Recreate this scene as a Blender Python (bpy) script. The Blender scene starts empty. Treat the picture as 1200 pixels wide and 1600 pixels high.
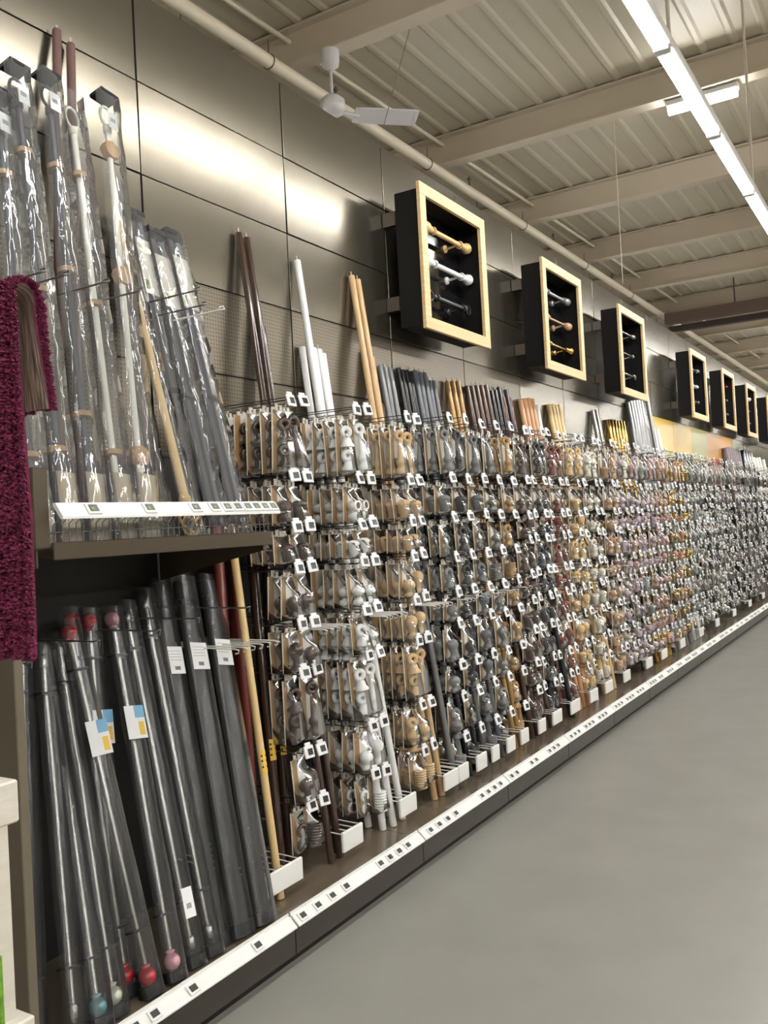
import bpy, math, random
from mathutils import Vector, Matrix
R = random.Random(7)
PI = math.pi
scene = bpy.context.scene
COL = scene.collection

# ------------------------------------------------------------------ camera
cam_d = bpy.data.cameras.new('camera')
cam_d.sensor_fit = 'HORIZONTAL'; cam_d.sensor_width = 36.0
cam_d.lens = 36.0 * 1390.0 / 1200.0
cam_d.clip_start = 0.05; cam_d.clip_end = 200
cam = bpy.data.objects.new('camera', cam_d); COL.objects.link(cam)
M = Matrix(((0.52386982, -0.01470512, 0.8516714),
            (-0.85015289, 0.05309114, 0.52385245),
            (-0.05291951, -0.99848139, 0.01531125)))
cx_, cy_, cz_ = M @ Vector((1, 0, 0)), M @ Vector((0, -1, 0)), M @ Vector((0, 0, -1))
cam.matrix_world = Matrix(((cx_.x, cy_.x, cz_.x, 0), (cx_.y, cy_.y, cz_.y, 0), (cx_.z, cy_.z, cz_.z, 1.66), (0, 0, 0, 1)))
scene.camera = cam

# ------------------------------------------------------------------ world, exposure
world = bpy.data.worlds.new('world'); scene.world = world; world.use_nodes = True
bg = world.node_tree.nodes['Background']; bg.inputs[0].default_value = (1.0, 0.95, 0.86, 1); bg.inputs[1].default_value = 0.05
vs = scene.view_settings
vs.view_transform = 'Standard'; vs.look = 'None'; vs.gamma = 1.0; vs.use_curve_mapping = False
vs.exposure = 0.03
TUBE = 76.0          # radiance of the fluorescent tubes
try:
    scene.cycles.transparent_max_bounces = 14
    scene.cycles.max_bounces = 6
    scene.cycles.diffuse_bounces = 3
    scene.cycles.glossy_bounces = 3
    scene.cycles.adaptive_threshold = 0.05
    scene.cycles.sample_clamp_indirect = 6.0
    scene.cycles.use_denoising = True
except Exception:
    pass

# ------------------------------------------------------------------ materials
def lin(c):
    return tuple(((v / 255) / 12.92 if v / 255 <= 0.04045 else ((v / 255 + 0.055) / 1.055) ** 2.4) for v in c) + (1.0,)
MATS = {}
def mat(name, rgb, rough=0.5, metal=0.0, noise=None, bump=None, spec=0.5, coat=0.0):
    """noise=(scale vec, second rgb, amount), bump=(scale vec, strength, distance)"""
    if name in MATS: return MATS[name]
    m = bpy.data.materials.new(name); m.use_nodes = True; nt = m.node_tree
    b = nt.nodes['Principled BSDF']
    b.inputs['Base Color'].default_value = lin(rgb); b.inputs['Roughness'].default_value = rough
    b.inputs['Metallic'].default_value = metal; b.inputs['Specular IOR Level'].default_value = spec
    b.inputs['Coat Weight'].default_value = coat
    def noise_node(scale, detail=3.0):
        tc = nt.nodes.new('ShaderNodeTexCoord'); mp = nt.nodes.new('ShaderNodeMapping')
        mp.inputs['Scale'].default_value = scale
        nz = nt.nodes.new('ShaderNodeTexNoise'); nz.inputs['Scale'].default_value = 1.0; nz.inputs['Detail'].default_value = detail
        nt.links.new(tc.outputs['Object'], mp.inputs[0]); nt.links.new(mp.outputs[0], nz.inputs['Vector'])
        return nz
    if noise:
        nz = noise_node(noise[0]); rp = nt.nodes.new('ShaderNodeValToRGB')
        rp.color_ramp.elements[0].position = 0.35; rp.color_ramp.elements[1].position = 0.65
        rp.color_ramp.elements[0].color = lin(rgb); rp.color_ramp.elements[1].color = lin(noise[1])
        nt.links.new(nz.outputs['Fac'], rp.inputs[0]); nt.links.new(rp.outputs[0], b.inputs['Base Color'])
    if bump:
        nz = noise_node(bump[0], 2.0); bp = nt.nodes.new('ShaderNodeBump')
        bp.inputs['Strength'].default_value = bump[1]; bp.inputs['Distance'].default_value = bump[2]
        nt.links.new(nz.outputs['Fac'], bp.inputs['Height']); nt.links.new(bp.outputs[0], b.inputs['Normal'])
    MATS[name] = m
    return m
def emit(name, rgb, strength):
    if name in MATS: return MATS[name]
    m = bpy.data.materials.new(name); m.use_nodes = True; nt = m.node_tree
    nt.nodes.remove(nt.nodes['Principled BSDF'])
    e = nt.nodes.new('ShaderNodeEmission'); e.inputs[0].default_value = lin(rgb); e.inputs[1].default_value = strength
    nt.links.new(e.outputs[0], nt.nodes['Material Output'].inputs[0]); MATS[name] = m
    return m
def film(name, scale, strength, white=0.05, gloss=0.9, rough=0.07, tint=(250, 252, 252), dist=0.01, ior=1.45):
    """thin clear plastic: transparent with a glossy coat and crinkles"""
    if name in MATS: return MATS[name]
    m = bpy.data.materials.new(name); m.use_nodes = True; nt = m.node_tree; N = nt.nodes; L = nt.links
    N.remove(N['Principled BSDF'])
    tr = N.new('ShaderNodeBsdfTransparent'); tr.inputs[0].default_value = lin(tint)
    gl = N.new('ShaderNodeBsdfGlossy'); gl.inputs['Roughness'].default_value = rough; gl.inputs[0].default_value = (gloss, gloss, gloss, 1)
    df = N.new('ShaderNodeBsdfDiffuse'); df.inputs[0].default_value = (0.8, 0.82, 0.84, 1)
    fr = N.new('ShaderNodeFresnel'); fr.inputs['IOR'].default_value = ior
    if scale is not None:
        tc = N.new('ShaderNodeTexCoord'); mp = N.new('ShaderNodeMapping'); mp.inputs['Scale'].default_value = scale
        nz = N.new('ShaderNodeTexNoise'); nz.inputs['Scale'].default_value = 1.0; nz.inputs['Detail'].default_value = 2.0; nz.inputs['Distortion'].default_value = 0.6
        bp = N.new('ShaderNodeBump'); bp.inputs['Strength'].default_value = strength; bp.inputs['Distance'].default_value = dist
        L.new(tc.outputs['Object'], mp.inputs[0]); L.new(mp.outputs[0], nz.inputs['Vector']); L.new(nz.outputs['Fac'], bp.inputs['Height'])
        L.new(bp.outputs[0], gl.inputs['Normal'])
    m1 = N.new('ShaderNodeMixShader'); m1.inputs[0].default_value = white; L.new(tr.outputs[0], m1.inputs[1]); L.new(df.outputs[0], m1.inputs[2])
    m2 = N.new('ShaderNodeMixShader'); L.new(fr.outputs[0], m2.inputs[0]); L.new(m1.outputs[0], m2.inputs[1]); L.new(gl.outputs[0], m2.inputs[2])
    L.new(m2.outputs[0], N['Material Output'].inputs[0]); MATS[name] = m
    return m
def pegboard_mat():
    m = mat('pegboard paint', (100, 93, 79), 0.3, 0.7); nt = m.node_tree; N = nt.nodes; L = nt.links; b = N['Principled BSDF']
    tc = N.new('ShaderNodeTexCoord'); sp = N.new('ShaderNodeSeparateXYZ'); L.new(tc.outputs['Object'], sp.inputs[0])
    ds = []
    for ax in (0, 2):
        mu = N.new('ShaderNodeMath'); mu.operation = 'MULTIPLY'; mu.inputs[1].default_value = 1 / 0.0182; L.new(sp.outputs[ax], mu.inputs[0])
        fr = N.new('ShaderNodeMath'); fr.operation = 'FRACT'; L.new(mu.outputs[0], fr.inputs[0])
        sb = N.new('ShaderNodeMath'); sb.operation = 'SUBTRACT'; sb.inputs[1].default_value = 0.5; L.new(fr.outputs[0], sb.inputs[0])
        pw = N.new('ShaderNodeMath'); pw.operation = 'MULTIPLY'; L.new(sb.outputs[0], pw.inputs[0]); L.new(sb.outputs[0], pw.inputs[1]); ds.append(pw)
    ad = N.new('ShaderNodeMath'); ad.operation = 'ADD'; L.new(ds[0].outputs[0], ad.inputs[0]); L.new(ds[1].outputs[0], ad.inputs[1])
    lt = N.new('ShaderNodeMath'); lt.operation = 'LESS_THAN'; lt.inputs[1].default_value = 0.028; L.new(ad.outputs[0], lt.inputs[0])
    mx = N.new('ShaderNodeMix'); mx.data_type = 'RGBA'; L.new(lt.outputs[0], mx.inputs[0])
    mx.inputs[6].default_value = lin((100, 93, 79)); mx.inputs[7].default_value = lin((22, 20, 18))
    L.new(mx.outputs[2], b.inputs['Base Color'])
    return m

PANEL = mat('taupe panel paint', (110, 105, 93), 0.22, 0.85, bump=((2.2, 2.2, 3.2), 0.2, 0.008))
PEG = pegboard_mat()
TAUPE = mat('taupe shelf paint', (74, 66, 55), 0.2, 0.0, coat=0.2)
KICK = mat('dark kick paint', (50, 45, 39), 0.4)
DARKGAP = mat('joint dark', (18, 16, 14), 0.8)
FLOOR = mat('grey vinyl floor', (148, 147, 140), 0.27, 0.0, noise=((3, 3, 3), (144, 143, 136), 1), spec=0.75)
CEIL = mat('ceiling sheet paint', (192, 184, 164), 0.45, noise=((0.7, 3, 3), (186, 178, 158), 1))
BEAMM = mat('beam paint', (200, 188, 168), 0.5)
PIPEM = mat('pipe paint', (222, 212, 190), 0.45)
BLACKM = mat('black laminate', (15, 14, 15), 0.5, spec=0.3)
BLACKG = mat('black glossy panel', (16, 15, 17), 0.12)
PINE = mat('pale plywood', (226, 196, 148), 0.5, noise=((1.5, 1.5, 40), (214, 182, 132), 1))
WHITE = mat('white plastic', (235, 236, 232), 0.4)
TAGW = mat('tag white', (228, 230, 232), 0.45)
SCREEN = mat('tag display', (52, 56, 52), 0.3)
SCREENG = mat('tag display green patch', (120, 135, 60), 0.4)
WIRE = mat('hook wire', (120, 120, 118), 0.3, 0.8)
WIREW = mat('white wire', (222, 222, 216), 0.4)
WIREB = mat('black wire', (30, 30, 30), 0.4)
KRAFT = mat('kraft card', (160, 124, 80), 0.75)
CARDW = mat('white card', (222, 218, 208), 0.7)
CARDE = mat('card edge', (232, 226, 210), 0.7)
CHROME = mat('brushed chrome', (166, 165, 162), 0.27, 1.0)
FILM = film('blister film', None, 0, white=0.035, rough=0.15, gloss=0.5)
FILML = film('long clear sleeve', (22, 22, 5), 0.65, white=0.09, rough=0.05, dist=0.02, ior=1.6)
FILMD = film('grey clear sleeve', None, 0, white=0.032, rough=0.2, tint=(238, 240, 240))
COLM = {
 'walnut': mat('walnut lacquer', (64, 47, 39), 0.2, coat=0.4),
 'white': mat('white lacquer', (232, 233, 232), 0.25),
 'beech': mat('natural beech', (206, 176, 132), 0.32, noise=((30, 30, 4), (196, 163, 118), 1)),
 'light grey': mat('light grey lacquer', (124, 126, 128), 0.3, 0.2),
 'charcoal': mat('charcoal lacquer', (48, 48, 51), 0.28, 0.2),
 'mid grey': mat('mid grey lacquer', (98, 102, 106), 0.3, 0.2),
 'pewter': mat('pewter metal', (126, 126, 124), 0.3, 0.5),
 'bronze': mat('bronze gold', (176, 142, 94), 0.3, 0.3),
 'dark oak': mat('dark oak', (78, 58, 48), 0.25),
 'slate': mat('slate black', (40, 46, 52), 0.25),
 'mahogany': mat('mahogany', (112, 52, 42), 0.25),
 'honey': mat('honey wood', (218, 184, 126), 0.3),
 'ivory': mat('ivory', (226, 220, 204), 0.3),
 'tan': mat('tan wood', (188, 152, 116), 0.35),
 'black': mat('black lacquer', (28, 28, 31), 0.22),
 'copper beech': mat('copper beech', (202, 154, 112), 0.3),
 'pine': mat('light pine', (222, 192, 138), 0.35),
 'chrome': CHROME,
 'gold': mat('polished gold', (214, 176, 100), 0.22, 1.0),
 'silver': mat('satin silver', (158, 160, 160), 0.35, 0.7),
 'lilac': mat('lilac', (196, 176, 188), 0.4),
 'rose': mat('rose', (196, 158, 150), 0.4),
 'clear': mat('frosted clear', (166, 174, 170), 0.3),
 'plum grey': mat('plum grey', (112, 100, 100), 0.5),
 'red': mat('red ball', (178, 22, 42), 0.12, coat=0.5),
 'pink': mat('pink ball', (206, 150, 160), 0.15, coat=0.5),
 'teal': mat('teal ball', (84, 130, 138), 0.15, coat=0.5),
 'sage': mat('sage ball', (186, 190, 172), 0.15, coat=0.5),
}

# ------------------------------------------------------------------ mesh helpers
class MB:
    def __init__(s): s.v = []; s.f = []; s.m = []; s.sm = []
    def add(s, vs, fs, mi=0, smooth=False):
        o = len(s.v); s.v += [tuple(v) for v in vs]
        for f in fs: s.f.append(tuple(i + o for i in f)); s.m.append(mi); s.sm.append(smooth)
        return s
    def box(s, x0, x1, y0, y1, z0, z1, mi=0):
        v = [(x0,y0,z0),(x1,y0,z0),(x1,y1,z0),(x0,y1,z0),(x0,y0,z1),(x1,y0,z1),(x1,y1,z1),(x0,y1,z1)]
        return s.add(v, [(0,3,2,1),(4,5,6,7),(0,1,5,4),(1,2,6,5),(2,3,7,6),(3,0,4,7)], mi)
    def bbox(s, x0, x1, y0, y1, z0, z1, b=0.004, mi=0):
        """box with chamfered edges"""
        xs, ys, zs = (x0, x1), (y0, y1), (z0, z1); v = []; idx = {}
        for i in (0, 1):
            for j in (0, 1):
                for k in (0, 1):
                    sx, sy, sz = (1 - 2*i)*b, (1 - 2*j)*b, (1 - 2*k)*b
                    for a, p in (('x', (xs[i], ys[j]+sy, zs[k]+sz)), ('y', (xs[i]+sx, ys[j], zs[k]+sz)), ('z', (xs[i]+sx, ys[j]+sy, zs[k]))):
                        idx[(i, j, k, a)] = len(v); v.append(p)
        f = []
        for i in (0, 1):
            q = [idx[(i,0,0,'x')], idx[(i,0,1,'x')], idx[(i,1,1,'x')], idx[(i,1,0,'x')]]; f.append(q if i == 0 else q[::-1])
            q = [idx[(0,i,0,'y')], idx[(1,i,0,'y')], idx[(1,i,1,'y')], idx[(0,i,1,'y')]]; f.append(q if i == 0 else q[::-1])
            q = [idx[(0,0,i,'z')], idx[(0,1,i,'z')], idx[(1,1,i,'z')], idx[(1,0,i,'z')]]; f.append(q if i == 0 else q[::-1])
        for i in (0, 1):
            for j in (0, 1):
                q = [idx[(i,j,0,'x')], idx[(i,j,1,'x')], idx[(i,j,1,'y')], idx[(i,j,0,'y')]]; f.append(q if (i+j) % 2 else q[::-1])
                q = [idx[(i,0,j,'x')], idx[(i,1,j,'x')], idx[(i,1,j,'z')], idx[(i,0,j,'z')]]; f.append(q[::-1] if (i+j) % 2 else q)
                q = [idx[(0,i,j,'y')], idx[(1,i,j,'y')], idx[(1,i,j,'z')], idx[(0,i,j,'z')]]; f.append(q if (i+j) % 2 else q[::-1])
                for k in (0, 1):
                    q = [idx[(i,j,k,'x')], idx[(i,j,k,'y')], idx[(i,j,k,'z')]]; f.append(q if (i+j+k) % 2 else q[::-1])
        return s.add(v, f, mi)
    def tube(s, pts, r, n=6, mi=0, caps=True, smooth=True):
        pts = [Vector(p) for p in pts]; rs = r if isinstance(r, (list, tuple)) else [r]*len(pts)
        rings = []; up = None
        for i, p in enumerate(pts):
            d = (pts[min(i+1, len(pts)-1)] - pts[max(i-1, 0)]).normalized()
            if up is None or abs(up.dot(d)) > 0.95:
                up = Vector((0, 0, 1)) if abs(d.z) < 0.9 else Vector((1, 0, 0))
            a = d.cross(up).normalized(); b = a.cross(d).normalized(); up = b
            rings.append([p + (a*math.cos(2*PI*k/n) + b*math.sin(2*PI*k/n))*rs[i] for k in range(n)])
        v = [q for rg in rings for q in rg]
        f = [(i*n+k, i*n+(k+1) % n, (i+1)*n+(k+1) % n, (i+1)*n+k) for i in range(len(pts)-1) for k in range(n)]
        s.add(v, f, mi, smooth)
        if caps:
            s.add(rings[0], [tuple(range(n))[::-1]], mi); s.add(rings[-1], [tuple(range(n))], mi)
        return s
    def lathe(s, prof, n=14, o=(0, 0, 0), axis=None, mi=0, smooth=True):
        """prof: list of (r, h); axis: direction (default +z)"""
        o = Vector(o); ax = Vector(axis).normalized() if axis else Vector((0, 0, 1))
        a = ax.orthogonal().normalized(); b = ax.cross(a)
        v = [o + ax*h + (a*math.cos(2*PI*k/n) + b*math.sin(2*PI*k/n))*max(r, 1e-5) for r, h in prof for k in range(n)]
        f = [(i*n+k, i*n+(k+1) % n, (i+1)*n+(k+1) % n, (i+1)*n+k) for i in range(len(prof)-1) for k in range(n)]
        s.add(v, f, mi, smooth)
        s.add(v[:n], [tuple(range(n))[::-1]], mi); s.add(v[-n:], [tuple(range(n))], mi)
        return s
    def torus(s, c, R_, r, axis=(0, 1, 0), n=14, k=7, mi=0, sy=1.0):
        c = Vector(c); ax = Vector(axis).normalized(); a = ax.orthogonal().normalized(); b = ax.cross(a); v = []
        for i in range(n):
            d = a*math.cos(2*PI*i/n) + b*math.sin(2*PI*i/n)
            for j in range(k):
                t = 2*PI*j/k; v.append(c + d*(R_ + r*math.cos(t)) + ax*r*math.sin(t)*sy)
        f = [(i*k+j, ((i+1) % n)*k+j, ((i+1) % n)*k+(j+1) % k, i*k+(j+1) % k) for i in range(n) for j in range(k)]
        return s.add(v, f, mi, True)
    def merge(s, other, mtx, remap=None):
        return s.add([mtx @ Vector(v) for v in other.v], [], 0) if not other.f else s._merge(other, mtx, remap)
    def _merge(s, other, mtx, remap):
        o = len(s.v); s.v += [tuple(mtx @ Vector(v)) for v in other.v]
        for f, mi, sm in zip(other.f, other.m, other.sm):
            s.f.append(tuple(i + o for i in f)); s.m.append(remap[mi] if remap else mi); s.sm.append(sm)
        return s
    def mesh(s, name, mats):
        me = bpy.data.meshes.new(name); me.from_pydata(s.v, [], s.f)
        for m in (mats if isinstance(mats, (list, tuple)) else [mats]): me.materials.append(m)
        me.polygons.foreach_set('material_index', s.m); me.polygons.foreach_set('use_smooth', s.sm)
        me.update(); return me
    def build(s, name, mats, parent=None, loc=None, rot=None):
        return link(name, s.mesh(name, mats), parent, loc, rot)
def link(name, me, parent=None, loc=None, rot=None, material=None):
    o = bpy.data.objects.new(name, me); COL.objects.link(o)
    if parent is not None: o.parent = parent
    if loc is not None: o.location = loc
    if rot is not None: o.rotation_euler = rot
    if material is not None:
        o.material_slots[0].link = 'OBJECT'; o.material_slots[0].material = material
    return o
def thing(name, label, cat, loc=(0, 0, 0), rot=(0, 0, 0), group=None):
    o = bpy.data.objects.new(name, None); COL.objects.link(o); o.location = loc; o.rotation_euler = rot
    o.empty_display_size = 0.05
    return tag(o, label, cat, group)
def tag(o, label, cat, group=None):
    o['label'] = label; o['category'] = cat
    if group: o['group'] = group
    return o
def structure(o): o['kind'] = 'structure'; return o
def stuff(o, label, cat): o['kind'] = 'stuff'; o['label'] = label; o['category'] = cat; return o
ORD = ['first', 'second', 'third', 'fourth', 'fifth', 'sixth', 'seventh', 'eighth', 'ninth', 'tenth', 'eleventh', 'twelfth', 'thirteenth', 'fourteenth',
       'fifteenth', 'sixteenth', 'seventeenth', 'eighteenth', 'nineteenth', 'twentieth', 'twenty-first', 'twenty-second', 'twenty-third', 'twenty-fourth']
def frame_to(base, top):
    """rotation whose local z runs from base to top and whose local -y faces the aisle"""
    z = (Vector(top) - Vector(base)).normalized(); y = Vector((0, 1, 0)); x = y.cross(z).normalized(); y = z.cross(x)
    return Matrix(((x.x, y.x, z.x), (x.y, y.y, z.y), (x.z, y.z, z.z))).to_euler()

WY = 2.77            # face of the panelled back wall
BX0 = 1.69           # left edge of the first bay; bays are 1 m wide
DECK = 0.17
XEND = 26.69
# ------------------------------------------------------------------ setting
structure(MB().box(-8, 42, -12, 10, -0.1, 0).build('floor', FLOOR))
c = MB(); prof = []
y = -12.0
while y < 10.0:
    prof += [(y, 6.366), (y + 0.20, 6.366), (y + 0.23, 6.35), (y + 0.27, 6.35)]; y += 0.30
vv = [(x, py, pz) for x in (-8, 42) for py, pz in prof]; n = len(prof)
c.add(vv, [(i, i + 1, n + i + 1, n + i) for i in range(n - 1)])
vv2 = [(x, py, 6.5) for x in (-8, 42) for py in (prof[0][0], prof[-1][0])]
c.add(vv2, [(0, 1, 3, 2)])
structure(c.build('ceiling', CEIL))
structure(MB().box(42, 42.2, -12, 10, 0, 6.4).build('wall_far', mat('olive far wall', (150, 146, 112), 0.6, noise=((1, 6, 0.2), (140, 136, 104), 1))))
structure(MB().box(-8, 42, 10, 10.2, 0, 6.4).build('wall_left', mat('pale wall', (176, 168, 148), 0.7)))
structure(MB().box(-8, 42, -12.2, -12, 0, 6.4).build('wall_right', mat('pale wall', (176, 168, 148), 0.7)))
structure(MB().box(-8.2, -8, -12, 10, 0, 6.4).build('wall_behind', mat('pale wall', (176, 168, 148), 0.7)))

# panelled back wall of the shelving run, each panel a piece of its own
wall = structure(MB().box(-0.31, XEND, WY + 0.012, WY + 0.06, 0.0, 3.995).build('wall_back', DARKGAP))
pm, gm = {}, {}
for b in range(-2, 25):
    x0 = BX0 + b
    for r, z0 in enumerate((2.0, 2.4, 2.8, 3.2, 3.6)):
        peg = z0 < 2.75 and x0 < 6.6
        col = PEG if peg else PANEL
        pc = {(2.4, 9): 'yellow', (2.4, 10): 'yellow', (2.4, 11): 'olive', (2.4, 12): 'orange', (2.4, 13): 'orange', (2.0, 9): 'olive', (2.0, 11): 'olive', (2.0, 12): 'red'}.get((z0, b))  # blurred reflections of colourful things opposite, painted in as panel colours
        if pc: col = mat(pc + ' painted reflection panel', {'yellow': (206, 172, 60), 'olive': (160, 158, 98), 'orange': (198, 142, 58), 'red': (178, 66, 62)}[pc], 0.3)
        key = col.name
        if key not in pm:
            pm[key] = MB().bbox(-0.4945, 0.4945, 0.0, 0.012, -0.1975, 0.1975, 0.0015).mesh('wall_panel', col)
        rx = R.uniform(-0.006, 0.006) if not peg else 0
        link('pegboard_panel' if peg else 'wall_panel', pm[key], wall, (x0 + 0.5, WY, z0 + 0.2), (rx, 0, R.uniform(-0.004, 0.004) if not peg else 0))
link('lower_back_panel', MB().box(1.0, XEND, WY, WY + 0.012, 0.0, 1.998).mesh('lower_back_panel', mat('shade-darkened backboard', (34, 32, 29), 0.6)), wall)  # board coloured near black to stand in for shade behind the goods

# ------------------------------------------------------------------ lamps
def strip_light(x0, x1, y, z, label, group=None, w=0.055):
    L_ = x1 - x0
    t = thing('strip_light', label, 'strip light', (x0 + L_/2, y, z), group=group)
    MB().bbox(-L_/2 + 0.003, L_/2 - 0.003, -w, w, 0.0, 0.07, 0.006).build('housing', WHITE, t)
    for s in (-1, 1):
        MB().tube([(-L_/2 + 0.03, s*0.028, -0.014), (L_/2 - 0.03, s*0.028, -0.014)], 0.013, 8).build('tube', emit('fluorescent tube', (255, 252, 249), TUBE), t)
        MB().bbox(s*(L_/2 - 0.028) - 0.012, s*(L_/2 - 0.028) + 0.012, -0.045, 0.045, -0.03, 0.002, 0.003).build('lamp_holder', WHITE, t)
    return t
LZ, LY = 4.4, 1.215
k = 0
x = 5.39 - 1.47*8
while x < 40:
    strip_light(x, x + 1.47, LY, LZ, 'white twin-tube strip light, %s from the left of the long row over the aisle' % ORD[max(0, k - 7)] if x > 3.5 else 'white twin-tube strip light above and behind the camera, number %s from the back' % ORD[k], 'strip lights in the row over the aisle')
    x += 1.47; k += 1
    if k > 29: break
for yy, nm in ((-2.2, 'second aisle'), (-5.6, 'third aisle'), (-9.0, 'fourth aisle'), (5.4, 'aisle behind the panelled wall')):  # unseen light rows, added to light the floor and the ceiling beyond
    for j in range(3):
        sl = strip_light(-7 + 16*j, 8.6 + 16*j, yy, LZ if yy < 3 else 4.9, 'long unseen added strip light line over the %s, %s stretch' % (nm, ('near', 'middle', 'far')[j]))
        for q in (-5, 0, 5): MB().tube([(q, 0, 0.06), (q, 0, 6.352 - (LZ if yy < 3 else 4.9))], 0.006, 5).build('suspension_cable', WIRE, sl)
# luminaire fixed under the second beam, across the row
t = thing('cross_light', 'single glowing tube light fixed crosswise under the ceiling beam', 'tube light', (9.70, 1.81, 5.93))
MB().bbox(-0.05, 0.05, -0.36, 0.36, 0.0, 0.06, 0.008).build('housing', WHITE, t)
MB().tube([(0, -0.345, -0.04), (0, 0.345, -0.04)], 0.04, 10).build('tube', emit('fluorescent tube', (255, 252, 249), TUBE), t)
# hanger rods of the light row
for i, hx in enumerate((5.6, 8.6, 11.6, 14.6, 17.6)):
    tag(MB().tube([(hx, LY, LZ + 0.07), (hx, LY, 6.35)], 0.012, 6).build('hanger_rod', BEAMM), 'thin hanger rod holding the light row, %s from the camera' % ORD[i], 'rod', 'hanger rods of the light row')

# ------------------------------------------------------------------ beams, pipes, fan
for i, bx in enumerate((6.74, 9.69, 12.37, 14.96, 17.55, 20.2, 23.4, 26.6, 29.8, 33.0)):
    t = thing('ceiling_beam', 'cream steel ceiling beam, %s from the camera' % ORD[i], 'beam', (bx, 0, 6.0), group='ceiling beams')
    MB().box(-0.09, 0.09, -12, 10, 0.0, 0.018).build('bottom_flange', BEAMM, t)
    MB().box(-0.09, 0.09, -12, 10, 0.325, 0.345).build('top_flange', BEAMM, t)
    MB().box(-0.008, 0.008, -12, 10, 0.018, 0.325).build('web', BEAMM, t)
t = thing('sprinkler_pipe', 'thick cream pipe running along the ceiling above the panelled wall', 'pipe', (0, 4.82, 5.86))
MB().tube([(2, 0.05, 0), (36, -0.25, 0)], 0.06, 12).build('pipe', PIPEM, t)
for i, bx in enumerate((6.3, 9.2, 12.0, 14.6, 17.2, 20)):
    yy = 0.05 - 0.30*(bx - 2)/34
    MB().torus((bx, yy, 0), 0.066, 0.006, (1, 0, 0), 16, 5).tube([(bx, yy, 0.066), (bx, yy, 0.2)], 0.006, 5).build('hanger_clip', mat('clip steel', (120, 110, 92), 0.4, 0.6), t)
for i, bx in enumerate((7.35, 10.3, 13.2, 16.1)):
    yy = 0.05 - 0.30*(bx - 2)/34
    MB().tube([(bx, yy, 0.05), (bx, yy, 0.14)], 0.013, 6).lathe([(0.008, 0.14), (0.03, 0.15), (0.03, 0.156), (0.006, 0.19)], 8, (bx, yy, 0)).build('sprinkler_head', mat('clip steel', (120, 110, 92), 0.4, 0.6), t)
tag(MB().tube([(4, 4.98, 6.25), (30, 4.3, 6.25)], 0.022, 8).build('conduit', PIPEM), 'thin cream conduit passing through the ceiling beams beside the pipe', 'conduit')
tag(MB().tube([(6.68, 3.9, 5.16), (7.05, 3.7, 6.36)], 0.004, 5).build('hanging_wire', mat('wire grey', (120, 112, 96), 0.6)), 'thin slanting wire hanging from the ceiling near the fan', 'wire')
tag(MB().tube([(10.6, 3.0, 4.4), (10.6, 3.0, 6.36)], 0.005, 5).build('hanging_wire', mat('wire pale', (200, 190, 170), 0.6)), 'thin vertical wire above the second display case', 'wire')
FANM = mat('fan enamel', (206, 204, 204), 0.4)
t = thing('ceiling_fan', 'white ceiling fan hanging from the first ceiling beam', 'fan', (6.70, 4.44, 5.47))
MB().lathe([(0.03, 0.36), (0.075, 0.39), (0.085, 0.44), (0.085, 0.53)], 16).build('canopy', FANM, t)
MB().tube([(0, 0, 0.1), (0, 0, 0.46)], 0.014, 8).build('down_rod', FANM, t)
MB().lathe([(0.02, -0.06), (0.09, -0.045), (0.115, 0.0), (0.115, 0.07), (0.07, 0.11), (0.03, 0.12)], 20).build('motor', FANM, t)
for a in (-38, 90, 142):
    m_ = MB(); ca, sa = math.cos(math.radians(a)), math.sin(math.radians(a)); pts = []
    for r, w in ((0.2, 0.065), (0.28, 0.075), (0.78, 0.08), (0.83, 0.065)):
        for s in (-1, 1):
            pts.append((r, s*w, -0.035*s))
    top = [(p[0]*ca - p[1]*sa, p[0]*sa + p[1]*ca, p[2] - 0.03 + (p[0] - 0.2)*0.07) for p in pts]; bot = [(p[0], p[1], p[2] - 0.012) for p in top]
    nn = len(top)
    fs = [(2*i, 2*i+1, 2*i+3, 2*i+2) for i in range(3)] + [(nn+2*i, nn+2*i+2, nn+2*i+3, nn+2*i+1) for i in range(3)]
    fs += [(2*i, 2*i+2, nn+2*i+2, nn+2*i) for i in range(3)] + [(2*i+1, nn+2*i+1, nn+2*i+3, 2*i+3) for i in range(3)] + [(0, nn, nn+1, 1), (nn-2, nn-1, 2*nn-1, 2*nn-2)]
    m_.add(top + bot, fs)
    bl = m_.build('blade', FANM, t)
    MB().tube([(0.08*ca, 0.08*sa, -0.02), (0.26*ca, 0.26*sa, -0.04)], 0.018, 6).build('blade_arm', FANM, bl)
# brown lattice beam hanging at the far end
t = thing('brown_beam', 'dark brown steel beam hanging across the far end of the ceiling', 'beam', (19.3, 0, 5.6))
BRN = mat('brown beam paint', (92, 76, 64), 0.5)
MB().box(-0.1, 0.1, -8, 4.6, 0.0, 0.22).build('beam_body', BRN, t)
MB().box(0.25, 0.4, -8, 4.6, -0.12, 0.0).build('lower_rail', mat('brown beam dark', (52, 40, 34), 0.5), t)
for yy in (3.2, 0.5):
    MB().tube([(0, yy, 0.22), (0, yy, 0.75)], 0.015, 6).build('hanger', BRN, t)

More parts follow.
